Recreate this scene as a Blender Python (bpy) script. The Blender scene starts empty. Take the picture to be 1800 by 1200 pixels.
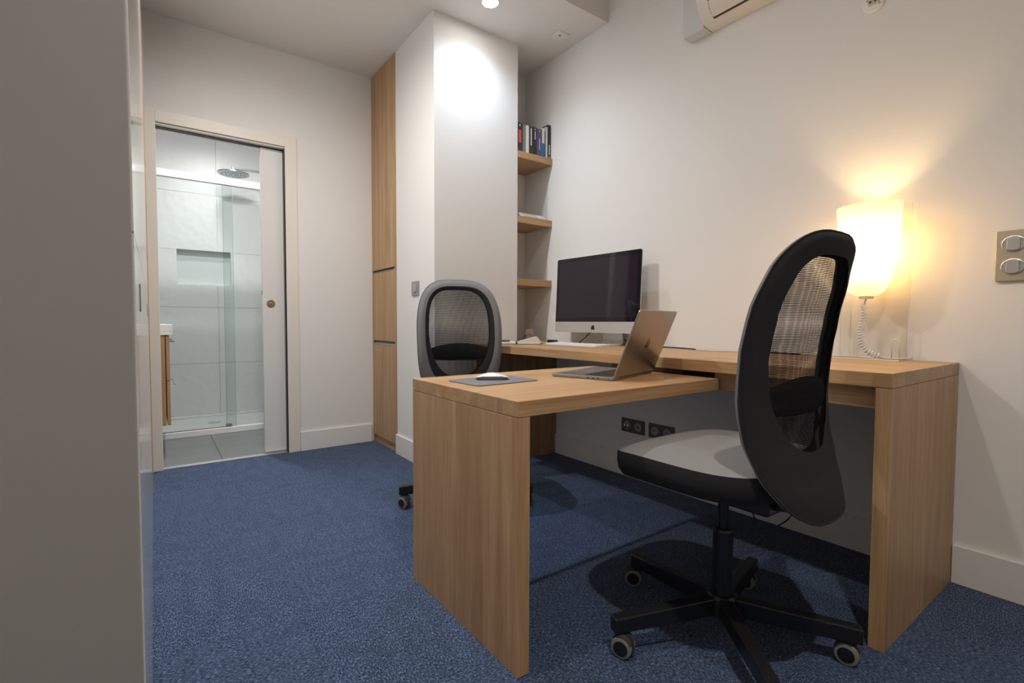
import bpy, math, random
from mathutils import Vector, Matrix
random.seed(7)
S = bpy.context.scene
COL = S.collection
pi = math.pi

# ------------------------------------------------------------------ camera
PITCH, YAW, ROLL = -0.0392, 0.6295, 0.003
fw = Vector((math.sin(YAW)*math.cos(PITCH), math.cos(YAW)*math.cos(PITCH), math.sin(PITCH)))
rt = Vector((math.cos(YAW), -math.sin(YAW), 0)); up = rt.cross(fw)
rt2 = rt*math.cos(ROLL) + up*math.sin(ROLL); up2 = up*math.cos(ROLL) - rt*math.sin(ROLL)
cd = bpy.data.cameras.new('camera'); cam = bpy.data.objects.new('camera', cd); COL.objects.link(cam)
cd.sensor_width = 36; cd.lens = 864.755*36/1800; cd.clip_start = 0.02
m = Matrix.Identity(4)
for i in range(3):
    m[i][0], m[i][1], m[i][2] = rt2[i], up2[i], -fw[i]
m[2][3] = 0.887
cam.matrix_world = m
S.camera = cam

# ------------------------------------------------------------------ world, exposure, ceiling lights
w = bpy.data.worlds.new('world'); S.world = w; w.use_nodes = True
w.node_tree.nodes['Background'].inputs[0].default_value = (0.75, 0.82, 1, 1)
w.node_tree.nodes['Background'].inputs[1].default_value = 0.05
S.view_settings.view_transform = 'Standard'; S.view_settings.look = 'None'
S.view_settings.gamma = 1; S.view_settings.use_curve_mapping = False
S.view_settings.exposure = 0.65

H_LOW, H_HIGH = 2.654, 2.9
def spot(name, loc, watts, col, size=150, blend=0.7, rad=0.045):
    l = bpy.data.lights.new(name, 'SPOT'); l.energy = watts; l.color = col
    l.spot_size = math.radians(size); l.spot_blend = blend; l.shadow_soft_size = rad
    o = bpy.data.objects.new(name, l); o.location = loc; COL.objects.link(o); return o
COOL = (0.72, 0.85, 1.0); NEUT = (1.0, 0.965, 0.925)
WARM = (1.0, 0.905, 0.78)
DOWNLIGHTS = [  # x, y, ceiling z, colour, (watts, cone) beams of the fitting
    (1.54, 2.327, H_LOW, COOL, ((19, 142),)),
    (0.42, 2.327, H_LOW, NEUT, ((70, 178),)),
    (0.50, -0.15, H_HIGH, WARM, ((90, 120),)),
    (0.45, 1.05, H_HIGH, WARM, ((32, 168),)),  # added fill spot over the aisle, unseen, lifts the room light
]
for x, y, z, c, beams in DOWNLIGHTS:
    for wt, cone in beams:
        spot('ceiling_spot_light', (x, y, z-0.012), wt, c, cone, 1.0, 0.035)
spot('bathroom_spot_light', (0.45, 4.1, 2.488), 55, (1, 0.99, 0.97), 175, 1.0)
spot('bathroom_spot_light', (0.45, 4.62, 2.488), 18, (1, 0.99, 0.97), 175, 1.0)

# ------------------------------------------------------------------ materials
MATS = {}
def nodes(name):
    mt = bpy.data.materials.new(name); mt.use_nodes = True
    nt = mt.node_tree; return mt, nt, nt.nodes['Principled BSDF']
def plain(name, col, rough=0.5, metal=0.0, bump=0.0, scale=200, var=0.0, coat=0.0, **kw):
    if name in MATS: return MATS[name]
    mt, nt, b = nodes(name)
    b.inputs['Base Color'].default_value = (*col, 1); b.inputs['Roughness'].default_value = rough
    b.inputs['Metallic'].default_value = metal; b.inputs['Coat Weight'].default_value = coat
    tc = nt.nodes.new('ShaderNodeTexCoord'); nz = nt.nodes.new('ShaderNodeTexNoise')
    nz.inputs['Scale'].default_value = scale; nz.inputs['Detail'].default_value = 4
    nt.links.new(tc.outputs['Object'], nz.inputs['Vector'])
    if var:
        mx = nt.nodes.new('ShaderNodeMixRGB'); mx.blend_type = 'MIX'
        mx.inputs[1].default_value = (*[c*(1-var) for c in col], 1); mx.inputs[2].default_value = (*[min(1, c*(1+var)) for c in col], 1)
        nt.links.new(nz.outputs['Fac'], mx.inputs[0]); nt.links.new(mx.outputs[0], b.inputs['Base Color'])
    if bump:
        bp = nt.nodes.new('ShaderNodeBump'); bp.inputs['Strength'].default_value = bump; bp.inputs['Distance'].default_value = 0.002
        nt.links.new(nz.outputs['Fac'], bp.inputs['Height']); nt.links.new(bp.outputs[0], b.inputs['Normal'])
    for k, v in kw.items(): b.inputs[k.replace('_', ' ')].default_value = v
    MATS[name] = mt; return mt
def oak(axis):
    name = 'oak_' + axis
    if name in MATS: return MATS[name]
    mt, nt, b = nodes(name); N = nt.nodes.new; L = nt.links.new
    tc = N('ShaderNodeTexCoord'); mp = N('ShaderNodeMapping')
    sc = {'X': (0.9, 16, 16), 'Y': (16, 0.9, 16), 'Z': (16, 16, 0.9)}[axis]
    mp.inputs['Scale'].default_value = sc; L(tc.outputs['Object'], mp.inputs['Vector'])
    n1 = N('ShaderNodeTexNoise'); n1.inputs['Scale'].default_value = 1.3; n1.inputs['Detail'].default_value = 6; n1.inputs['Distortion'].default_value = 0.6
    L(mp.outputs[0], n1.inputs['Vector'])
    mp2 = N('ShaderNodeMapping'); mp2.inputs['Scale'].default_value = tuple(s*(9 if s > 1 else 4) for s in sc); L(tc.outputs['Object'], mp2.inputs['Vector'])
    n2 = N('ShaderNodeTexNoise'); n2.inputs['Scale'].default_value = 1.5; n2.inputs['Detail'].default_value = 3; L(mp2.outputs[0], n2.inputs['Vector'])
    r1 = N('ShaderNodeValToRGB'); e = r1.color_ramp.elements
    e[0].position = 0.30; e[0].color = (0.40, 0.235, 0.112, 1); e[1].position = 0.70; e[1].color = (0.58, 0.375, 0.203, 1)
    el = e.new(0.5); el.color = (0.49, 0.30, 0.152, 1)
    L(n1.outputs['Fac'], r1.inputs[0])
    r2 = N('ShaderNodeValToRGB'); f = r2.color_ramp.elements
    f[0].position = 0.35; f[0].color = (0.72, 0.68, 0.64, 1); f[1].position = 0.6; f[1].color = (1, 1, 1, 1)
    L(n2.outputs['Fac'], r2.inputs[0])
    mx = N('ShaderNodeMixRGB'); mx.blend_type = 'MULTIPLY'; mx.inputs[0].default_value = 0.6
    L(r1.outputs[0], mx.inputs[1]); L(r2.outputs[0], mx.inputs[2]); L(mx.outputs[0], b.inputs['Base Color'])
    b.inputs['Roughness'].default_value = 0.42
    bp = N('ShaderNodeBump'); bp.inputs['Strength'].default_value = 0.12; bp.inputs['Distance'].default_value = 0.001
    L(n2.outputs['Fac'], bp.inputs['Height']); L(bp.outputs[0], b.inputs['Normal'])
    MATS[name] = mt; return mt
def carpet(rot):
    name = 'carpet_%d' % rot
    if name in MATS: return MATS[name]
    mt, nt, b = nodes(name); N = nt.nodes.new; L = nt.links.new
    tc = N('ShaderNodeTexCoord'); mp = N('ShaderNodeMapping')
    mp.inputs['Scale'].default_value = (1, 0.36, 1) if rot == 0 else (0.36, 1, 1)
    L(tc.outputs['Object'], mp.inputs['Vector'])
    n1 = N('ShaderNodeTexNoise'); n1.inputs['Scale'].default_value = 290; n1.inputs['Detail'].default_value = 3; n1.inputs['Roughness'].default_value = 0.7
    L(mp.outputs[0], n1.inputs['Vector'])
    n2 = N('ShaderNodeTexNoise'); n2.inputs['Scale'].default_value = 22; n2.inputs['Detail'].default_value = 5; L(mp.outputs[0], n2.inputs['Vector'])
    r = N('ShaderNodeValToRGB'); e = r.color_ramp.elements
    e[0].position = 0.36; e[0].color = (0.005, 0.010, 0.030, 1); e[1].position = 0.66; e[1].color = (0.17, 0.26, 0.43, 1)
    k = e.new(0.5); k.color = (0.034, 0.058, 0.125, 1)
    L(n1.outputs['Fac'], r.inputs[0])
    r2 = N('ShaderNodeValToRGB'); f = r2.color_ramp.elements
    f[0].position = 0.3; f[0].color = (0.78, 0.79, 0.82, 1); f[1].position = 0.7; f[1].color = (1.12, 1.12, 1.1, 1)
    L(n2.outputs['Fac'], r2.inputs[0])
    mx = N('ShaderNodeMixRGB'); mx.blend_type = 'MULTIPLY'; mx.inputs[0].default_value = 1
    L(r.outputs[0], mx.inputs[1]); L(r2.outputs[0], mx.inputs[2]); L(mx.outputs[0], b.inputs['Base Color'])
    b.inputs['Roughness'].default_value = 1; b.inputs['Specular IOR Level'].default_value = 0.1
    b.inputs['Sheen Weight'].default_value = 0.15
    bp = N('ShaderNodeBump'); bp.inputs['Strength'].default_value = 0.8; bp.inputs['Distance'].default_value = 0.004
    L(n1.outputs['Fac'], bp.inputs['Height']); L(bp.outputs[0], b.inputs['Normal'])
    MATS[name] = mt; return mt
def glass(name, tint, refl=0.10):
    if name in MATS: return MATS[name]
    mt = bpy.data.materials.new(name); mt.use_nodes = True; nt = mt.node_tree; nt.nodes.clear(); N = nt.nodes.new; L = nt.links.new
    o = N('ShaderNodeOutputMaterial'); t = N('ShaderNodeBsdfTransparent'); g = N('ShaderNodeBsdfGlossy'); mx = N('ShaderNodeMixShader'); fr = N('ShaderNodeLayerWeight')
    t.inputs[0].default_value = (*tint, 1); g.inputs['Roughness'].default_value = 0.02; fr.inputs['Blend'].default_value = refl
    L(fr.outputs['Fresnel'], mx.inputs[0]); L(t.outputs[0], mx.inputs[1]); L(g.outputs[0], mx.inputs[2]); L(mx.outputs[0], o.inputs[0])
    MATS[name] = mt; return mt
def net(name, col, cell, thread):
    """open woven net: threads are fabric, the holes between them see-through"""
    if name in MATS: return MATS[name]
    mt = bpy.data.materials.new(name); mt.use_nodes = True; nt = mt.node_tree; nt.nodes.clear(); N = nt.nodes.new; L = nt.links.new
    o = N('ShaderNodeOutputMaterial'); t = N('ShaderNodeBsdfTransparent'); d = N('ShaderNodeBsdfDiffuse'); mx = N('ShaderNodeMixShader')
    d.inputs[0].default_value = (*col, 1)
    tc = N('ShaderNodeTexCoord'); sp = N('ShaderNodeSeparateXYZ'); L(tc.outputs['Object'], sp.inputs[0])
    outs = []
    for ax, k in (('X', 1.0), ('Z', 1.15)):
        a = N('ShaderNodeMath'); a.operation = 'DIVIDE'; a.inputs[1].default_value = cell*k; L(sp.outputs[ax], a.inputs[0])
        f = N('ShaderNodeMath'); f.operation = 'FRACT'; L(a.outputs[0], f.inputs[0])
        l = N('ShaderNodeMath'); l.operation = 'LESS_THAN'; l.inputs[1].default_value = thread; L(f.outputs[0], l.inputs[0]); outs.append(l)
    mxm = N('ShaderNodeMath'); mxm.operation = 'MAXIMUM'; L(outs[0].outputs[0], mxm.inputs[0]); L(outs[1].outputs[0], mxm.inputs[1])
    L(mxm.outputs[0], mx.inputs[0]); L(t.outputs[0], mx.inputs[1]); L(d.outputs[0], mx.inputs[2]); L(mx.outputs[0], o.inputs[0])
    MATS[name] = mt; return mt
def emit(name, col, strength):
    if name in MATS: return MATS[name]
    mt, nt, b = nodes(name); b.inputs['Base Color'].default_value = (*col, 1)
    b.inputs['Emission Color'].default_value = (*col, 1); b.inputs['Emission Strength'].default_value = strength
    MATS[name] = mt; return mt
WALL = plain('wall_paint', (0.80, 0.785, 0.768), 0.75, bump=0.05, scale=350)
CEIL = plain('ceiling_paint', (0.78, 0.755, 0.725), 0.8, bump=0.05, scale=350)
TRIM = plain('satin_trim_paint', (0.80, 0.79, 0.77), 0.4)
CASING = plain('cream_casing_paint', (0.80, 0.75, 0.68), 0.42)
WHITEP = plain('white_plastic', (0.80, 0.79, 0.77), 0.4)
ALU = plain('aluminium', (0.66, 0.65, 0.64), 0.45, 0.2)
ALUL = plain('laptop_aluminium', (0.36, 0.35, 0.355), 0.33, 1.0)
CHROME = plain('chrome', (0.8, 0.81, 0.82), 0.12, 1.0)
BLACKP = plain('black_plastic', (0.012, 0.012, 0.014), 0.35)
BLACKM = plain('black_powder_coat', (0.012, 0.012, 0.014), 0.28)
BLACKF = plain('black_fabric', (0.014, 0.014, 0.0165), 0.95, bump=0.5, scale=900, var=0.25)
GREYF = plain('grey_fabric', (0.19, 0.19, 0.197), 0.95, bump=0.5, scale=900, var=0.3)
SEATF = plain('light_grey_seat_fabric', (0.20, 0.20, 0.208), 0.95, bump=0.5, scale=900, var=0.25)
NET = net('black_net', (0.012, 0.012, 0.013), 0.0034, 0.27)
GREYM = plain('grey_switch_metal', (0.30, 0.29, 0.28), 0.4, 0.6)
DARKM = plain('dark_outlet_plate', (0.11, 0.10, 0.095), 0.4, 0.3)
OX, OY, OZ = oak('X'), oak('Y'), oak('Z')

# ------------------------------------------------------------------ mesh helpers
class MB:
    def __init__(s): s.v = []; s.f = []
    def add(s, v, f):
        k = len(s.v); s.v += [tuple(p) for p in v]; s.f += [tuple(i+k for i in q) for q in f]; return s
    def box(s, x0, x1, y0, y1, z0, z1):
        v = [(x, y, z) for x in (x0, x1) for y in (y0, y1) for z in (z0, z1)]
        return s.add(v, [(0, 1, 3, 2), (4, 6, 7, 5), (0, 4, 5, 1), (2, 3, 7, 6), (0, 2, 6, 4), (1, 5, 7, 3)])
    def prism(s, pts, a, b, fn):
        """polygon pts (u,v) swept from a to b; fn(u,v,t) -> xyz"""
        n = len(pts); v = [fn(*p, a) for p in pts] + [fn(*p, b) for p in pts]
        f = [tuple(range(n))[::-1], tuple(range(n, 2*n))] + [(i, (i+1) % n, n+(i+1) % n, n+i) for i in range(n)]
        return s.add(v, f)
    def tube(s, path, r, n=8, closed=False, cap=True):
        P = [Vector(p) for p in path]; m_ = len(P); rings = []; prev = None
        for i, p in enumerate(P):
            if closed: t = P[(i+1) % m_]-P[i-1]
            else: t = P[min(i+1, m_-1)]-P[max(i-1, 0)]
            t.normalize()
            a = prev if prev is not None else (Vector((0, 0, 1)) if abs(t.z) < 0.9 else Vector((1, 0, 0)))
            b = t.cross(a).normalized(); a = b.cross(t).normalized(); prev = a
            rr = r[i] if isinstance(r, (list, tuple)) else r
            rings.append([p + a*rr*math.cos(2*pi*k/n) + b*rr*math.sin(2*pi*k/n) for k in range(n)])
        v = [q for R in rings for q in R]; f = []
        for i in range(m_ if closed else m_-1):
            j = (i+1) % m_
            for k in range(n): f.append((i*n+k, i*n+(k+1) % n, j*n+(k+1) % n, j*n+k))
        if cap and not closed: f += [tuple(range(n))[::-1], tuple((m_-1)*n+k for k in range(n))]
        return s.add(v, f)
    def lathe(s, prof, c, n=32, axis='Z', sx=1.0, sy=1.0, cap=True):
        """prof list of (r, h) along axis from centre c"""
        v = []; f = []
        for r, h in prof:
            for k in range(n):
                a = 2*pi*k/n; u, w_ = r*math.cos(a)*sx, r*math.sin(a)*sy
                p = {'Z': (u, w_, h), 'X': (h, u, w_), 'Y': (w_, h, u)}[axis]
                v.append((c[0]+p[0], c[1]+p[1], c[2]+p[2]))
        for i in range(len(prof)-1):
            for k in range(n): f.append((i*n+k, i*n+(k+1) % n, (i+1)*n+(k+1) % n, (i+1)*n+k))
        if cap: f += [tuple(range(n))[::-1], tuple((len(prof)-1)*n+k for k in range(n))]
        return s.add(v, f)
def rrect(x0, x1, y0, y1, r, n=5):
    out = []
    for cx, cy, a0 in ((x1-r, y1-r, 0), (x0+r, y1-r, 90), (x0+r, y0+r, 180), (x1-r, y0+r, 270)):
        for k in range(n+1):
            a = math.radians(a0+90*k/n); out.append((cx+r*math.cos(a), cy+r*math.sin(a)))
    return out
def finish(name, mb, mat, parent=None, bevel=0.0, smooth=False, seg=2, fix=True):
    me = bpy.data.meshes.new(name); me.from_pydata(mb.v, [], mb.f); me.validate(); me.update()
    if fix:
        import bmesh
        b = bmesh.new(); b.from_mesh(me); bmesh.ops.recalc_face_normals(b, faces=b.faces); b.to_mesh(me); b.free()
    o = bpy.data.objects.new(name, me); COL.objects.link(o); me.materials.append(mat)
    if bevel:
        bv = o.modifiers.new('bevel', 'BEVEL'); bv.width = bevel; bv.segments = seg; bv.limit_method = 'ANGLE'; bv.angle_limit = math.radians(40)
    if smooth: me.shade_smooth()
    if parent is not None:
        o.parent = parent
        if parent.get('_world'):
            o.matrix_parent_inverse = Matrix(parent['_m']).inverted() if False else parent_inv[parent.name]
    return o
parent_inv = {}
def root(name, loc, label=None, cat=None, group=None, kind=None, rotz=0, local=False):
    """Empty at a thing's base; parts are modelled in world space unless local"""
    o = bpy.data.objects.new(name, None); COL.objects.link(o); o.empty_display_size = 0.1
    o.location = loc; o.rotation_euler = (0, 0, rotz)
    if not local:
        o['_world'] = 1; parent_inv[o.name] = (Matrix.Translation(loc) @ Matrix.Rotation(rotz, 4, 'Z')).inverted()
    tag(o, label, cat, group, kind); return o
def tag(o, label=None, cat=None, group=None, kind=None):
    if label: o['label'] = label
    if cat: o['category'] = cat
    if group: o['group'] = group
    if kind: o['kind'] = kind
    return o
def struct(name, mb, mat, label, parent=None, bevel=0.0):
    o = finish(name, mb, mat, parent, bevel)
    tag(o, label, name.split('_')[0], kind='structure'); return o
def B(*a): return MB().box(*a)

# ------------------------------------------------------------------ room shell
W, F = 2.2081, 3.5583
XL, YB = -0.66, -1.6
XC, YCOL, XC3, YALC, YCAB = 1.3177, 2.571, 1.9124, 2.876, 3.12
fl = struct('floor', B(XL, W, YB, F, -0.05, -0.006), plain('subfloor', (0.1, 0.1, 0.11), 0.9), 'dark blue carpet tile floor of the office')
xs = [XL + 0.5*i for i in range(6)] + [W]; ys = [F-0.5*i for i in range(11)] + [YB]
tile_me = {}
for i in range(len(xs)-1):
    for j in range(len(ys)-1):
        x0, x1, y1, y0 = xs[i], xs[i+1], ys[j], ys[j+1]
        g = 0.0003
        finish('carpet_tile', B(x0+g, x1-g, y0+g, y1-g, -0.006, 0.0), carpet((i+j) % 2), fl)
struct('wall_right', B(W, W+0.15, YB, YALC, 0, 3.0), WALL, 'long white wall behind the wall desk and lamp')
mb = B(XL, 0.03, F, F+0.12, 0, 3.0).box(0.03, 0.724, F, F+0.12, 2.04, 3.0).box(0.724, 1.95, F, F+0.03, 0, 3.0).box(0.724, 1.95, F+0.085, F+0.12, 0, 3.0)
struct('wall_far', mb, WALL, 'white end wall with the sliding bathroom door')
mb = B(XC, XC3, YCOL, YCAB, 0, 3.0).box(XC3, W+0.15, YALC, YCAB, 0, 3.0)
struct('wall_column', mb, WALL, 'white boxed column beside the shelf alcove')
struct('wall_left', B(XL-0.1, XL, YB, F, 0, 3.0), WALL, 'white side wall behind the built-in wardrobe')
struct('wall_rear', B(XL-0.1, W+0.15, YB-0.1, YB, 0, 3.0), WALL, 'white wall behind the viewer')
mb = B(XL, W, 2.0749, F, H_LOW, 3.0).box(XL, W, YB, 2.0749, H_HIGH, 3.0)
struct('ceiling', mb, CEIL, 'white ceiling with lowered part over the doorway end')
def base(name, label, *boxes):
    b = MB()
    for q in boxes: b.box(*q)
    struct(name, b, TRIM, label, bevel=0.002)
base('baseboard_right', 'white skirting board along the long wall under the desk', (W-0.014, W, YB, 0.4505, 0, 0.131), (W-0.014, W, 0.4905, 2.513, 0, 0.131))
base('baseboard_far', 'short white skirting board between door casing and oak cabinet', (0.7985, 1.298, F-0.014, F, 0, 0.131))
base('baseboard_column', 'white skirting board round the foot of the column', (XC-0.014, XC, YCOL-0.014, YCAB, 0, 0.131), (XC, 1.567, YCOL-0.014, YCOL, 0, 0.131))

# ------------------------------------------------------------------ pocket door
d = root('door_1', (0.38, F, 0), 'white sliding pocket door in cream casing, half open', 'door', kind='structure')
mb = B(-0.04, 0.03, F-0.012, F, 0, 2.108).box(0.724, 0.797, F-0.012, F, 0, 2.108).box(0.03, 0.724, F-0.012, F, 2.04, 2.108)
finish('casing', mb, CASING, d, 0.002)
mb = B(0.022, 0.031, F, F+0.12, 0, 2.04).box(0.031, 0.724, F, F+0.035, 2.03, 2.041).box(0.031, 0.724, F+0.08, F+0.12, 2.03, 2.041)
finish('jamb_lining', mb, CASING, d)
finish('track', B(0.031, 0.724, F+0.035, F+0.08, 2.026, 2.04), plain('track_dark', (0.05, 0.045, 0.04), 0.5, 0.5), d)
leaf = finish('leaf', B(0.585, 1.32, F+0.04, F+0.076, 0.014, 2.022), plain('door_leaf_paint', (0.78, 0.765, 0.75), 0.4), d, 0.0015)
finish('gap_shade', B(0.7165, 0.7238, F+0.002, F+0.0385, 0, 2.03), BLACKP, d)  # black strip painting the shaded gap between leaf and casing
mb = MB().lathe([(0.026, 0), (0.026, -0.003), (0.021, -0.004), (0.019, -0.001)], (0.634, F+0.04, 1.006), 28, 'Y')
h = finish('pull_ring', mb, plain('brass', (0.55, 0.42, 0.26), 0.35, 1.0), d, smooth=False)
finish('pull_button', MB().lathe([(0.010, -0.0005), (0.010, -0.004), (0.006, -0.005)], (0.634, F+0.04, 1.006), 20, 'Y'), MATS['brass'], d)
finish('edge_latch', B(0.5835, 0.5855, F+0.052, F+0.064, 1.06, 1.09), BLACKP, d)
finish('threshold_strip', B(0.031, 0.724, F+0.004, F+0.05, -0.004, 0.006), plain('threshold_metal', (0.6, 0.6, 0.6), 0.4, 0.8), d, 0.001)

# ------------------------------------------------------------------ bathroom beyond the door
BX0, BX1, BY1, BH = -0.55, 1.25, 5.18, 2.5
YSH = 4.45
BW = plain('bathroom_paint', (0.80, 0.81, 0.82), 0.6)
bf = struct('floor_bathroom', B(BX0, BX1, F+0.05, BY1, -0.05, -0.004), plain('grout_grey', (0.25, 0.26, 0.26), 0.9), 'grey stone tile floor of the bathroom')
FT = plain('grey_stone_tile', (0.17, 0.18, 0.185), 0.45, scale=6, var=0.22)
for x0, x1 in ((BX0, -0.26), (-0.26, 0.34), (0.34, 0.94), (0.94, BX1)):
    for y0, y1 in ((F+0.05, 4.43), (4.43, BY1)):
        finish('floor_tile', B(x0+0.0015, x1-0.0015, y0+0.0015, y1-0.0015, -0.004, 0.003), FT, bf, 0.001)
struct('wall_bathroom_left', B(BX0-0.1, BX0, F+0.12, BY1+0.1, 0, BH), BW, 'pale bathroom wall behind the vanity')
struct('wall_bathroom_right', B(BX1, BX1+0.1, F+0.12, BY1+0.1, 0, BH), BW, 'pale bathroom side wall at the shower arm')
struct('ceiling_bathroom', B(BX0, BX1, F+0.12, BY1+0.1, BH, BH+0.1), BW, 'white bathroom ceiling')
NX0, NX1, NZ0, NZ1 = 0.174, 0.584, 1.21, 1.515
mb = B(BX0, BX1, BY1+0.055, BY1+0.2, 0, BH)
mb.box(BX0, NX0, BY1+0.008, BY1+0.055, 0, BH).box(NX1, BX1, BY1+0.008, BY1+0.055, 0, BH).box(NX0, NX1, BY1+0.008, BY1+0.055, 0, NZ0).box(NX0, NX1, BY1+0.008, BY1+0.055, NZ1, BH)
wb = struct('wall_bathroom_back', mb, plain('tile_grout', (0.70, 0.73, 0.72), 0.8), 'white relief tiled shower wall with a niche')
def relief():
    mt, nt, b = nodes('white_relief_tile'); N = nt.nodes.new; L = nt.links.new
    b.inputs['Base Color'].default_value = (0.80, 0.80, 0.79, 1); b.inputs['Roughness'].default_value = 0.4
    tc = N('ShaderNodeTexCoord'); v = N('ShaderNodeTexVoronoi'); v.inputs['Scale'].default_value = 16; L(tc.outputs['Object'], v.inputs['Vector'])
    bp = N('ShaderNodeBump'); bp.inputs['Strength'].default_value = 0.22; bp.inputs['Distance'].default_value = 0.008
    L(v.outputs['Distance'], bp.inputs['Height']); L(bp.outputs[0], b.inputs['Normal']); return mt
RT = relief()
zs = [0.0, 0.51, 1.01, 1.51, 2.01, BH]; tx = [BX0, -0.42, 0.18, 0.48, 1.08, BX1]
tx = [BX0, -0.12, 0.48, 1.08, BX1]
for i in range(len(tx)-1):
    for j in range(len(zs)-1):
        x0, x1, z0, z1 = tx[i]+0.001, tx[i+1]-0.001, zs[j]+0.001, zs[j+1]-0.001
        # cut the tiles around the niche
        if z0 < NZ1 and z1 > NZ0+0.01 and x0 < NX1 and x1 > NX0:
            t = MB()
            if x0 < NX0: t.box(x0, NX0, BY1, BY1+0.008, z0, z1)
            if x1 > NX1: t.box(NX1, x1, BY1, BY1+0.008, z0, z1)
            a, c = max(x0, NX0), min(x1, NX1)
            if z0 < NZ0: t.box(a, c, BY1, BY1+0.008, z0, NZ0)
            if z1 > NZ1: t.box(a, c, BY1, BY1+0.008, NZ1, z1)
            finish('wall_tile', t, RT, wb)
        else:
            finish('wall_tile', B(x0, x1, BY1, BY1+0.008, z0, z1), RT, wb, 0.001)
tr = root('shower_tray', (0.35, 4.8, 0), 'low white shower tray along the tiled back wall', 'shower tray')
mb = B(BX0+0.002, BX1-0.002, YSH, YSH+0.06, 0.003, 0.05).box(BX0+0.002, BX1-0.002, BY1-0.04, BY1-0.001, 0.003, 0.05).box(BX0+0.002, BX1-0.002, YSH+0.06, BY1-0.04, 0.003, 0.03)
finish('tray_body', mb, plain('white_acrylic', (0.82, 0.83, 0.83), 0.25), tr, 0.004)
finish('drain', MB().lathe([(0.05, 0.03), (0.05, 0.034), (0.03, 0.035)], (0.4, 4.83, 0), 24), CHROME, tr)
sc = root('shower_screen', (0.35, YSH+0.03, 0.05), 'clear sliding glass shower screen with pale top rail', 'shower screen')
finish('top_rail', B(BX0+0.002, BX1-0.002, YSH+0.005, YSH+0.05, 1.952, 2.004), plain('rail_aluminium', (0.66, 0.67, 0.69), 0.4, 0.3), sc, 0.002)
GL = glass('clear_shower_glass', (0.915, 0.938, 0.938), 0.16)
finish('sliding_pane', B(BX0+0.01, 0.52, YSH+0.012, YSH+0.018, 0.056, 1.952), GL, sc)
finish('fixed_pane', B(0.457, BX1-0.004, YSH+0.034, YSH+0.040, 0.051, 1.952), GL, sc)
GE = plain('glass_edge_green', (0.25, 0.42, 0.40), 0.15)
finish('pane_edge', B(0.5195, 0.5215, YSH+0.012, YSH+0.018, 0.056, 1.952), GE, sc)
finish('pane_edge', B(0.4555, 0.4575, YSH+0.034, YSH+0.040, 0.051, 1.952), GE, sc)
finish('floor_guide', B(0.45, 0.49, YSH+0.004, YSH+0.046, 0.0505, 0.072), plain('guide_grey', (0.2, 0.2, 0.2), 0.4), sc, 0.002)
finish('bottom_seal', B(BX0+0.01, 0.45, YSH+0.010, YSH+0.020, 0.0505, 0.056), plain('guide_grey', (0.2, 0.2, 0.2), 0.4), sc)
sh = root('rain_shower_head', (0.585, 4.9, 2.15), 'round chrome rain shower head above the glass screen', 'shower head')
SH = plain('brushed_chrome', (0.42, 0.45, 0.47), 0.28, 1.0)
mb = MB().lathe([(0.112, 2.152), (0.122, 2.155), (0.122, 2.166), (0.05, 2.172), (0.018, 2.19), (0.016, 2.205)], (0.585, 4.9, 0), 40)
finish('head_disc', mb, SH, sh)
mb = MB()
for rr, n in ((0.03, 6), (0.06, 12), (0.09, 18)):
    for k in range(n):
        a = 2*pi*k/n; mb.lathe([(0.003, 2.1485), (0.004, 2.153)], (0.585+rr*math.cos(a), 4.9+rr*math.sin(a), 0), 6)
tag(finish('nozzles', mb, plain('nozzle_grey', (0.15, 0.16, 0.17), 0.6), sh), kind='stuff')
finish('arm', B(0.57, BX1, 4.885, 4.915, 2.2, 2.218), SH, sh, 0.002)
# vanity
v = root('vanity_unit', (-0.2, 4.1, 0.2), 'wall-hung oak vanity with white basin, seen past the door casing', 'vanity')
finish('body', B(BX0+0.002, 0.056, 3.86, 4.38, 0.212, 0.795), OZ, v, 0.001)
for z0, z1, hz in ((0.505, 0.79, 0.755), (0.214, 0.500, 0.47)):
    dr = finish('drawer', B(0.061, 0.080, 3.858, 4.382, z0, z1), OZ, v, 0.001)
    finish('handle', MB().tube([(0.080, 3.93, hz), (0.105, 3.93, hz), (0.105, 4.31, hz), (0.080, 4.31, hz)], 0.005, 8), CHROME, dr)
mb = MB()
mb.box(BX0+0.002, 0.097, 3.85, 4.39, 0.797, 0.82)
mb.box(BX0+0.002, 0.097, 3.85, 3.875, 0.82, 0.866).box(BX0+0.002, 0.097, 4.365, 4.39, 0.82, 0.866).box(0.07, 0.097, 3.875, 4.365, 0.82, 0.866).box(BX0+0.002, BX0+0.10, 3.875, 4.365, 0.82, 0.866)
finish('basin', mb, plain('white_ceramic', (0.86, 0.86, 0.86), 0.12), v, 0.003)

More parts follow.
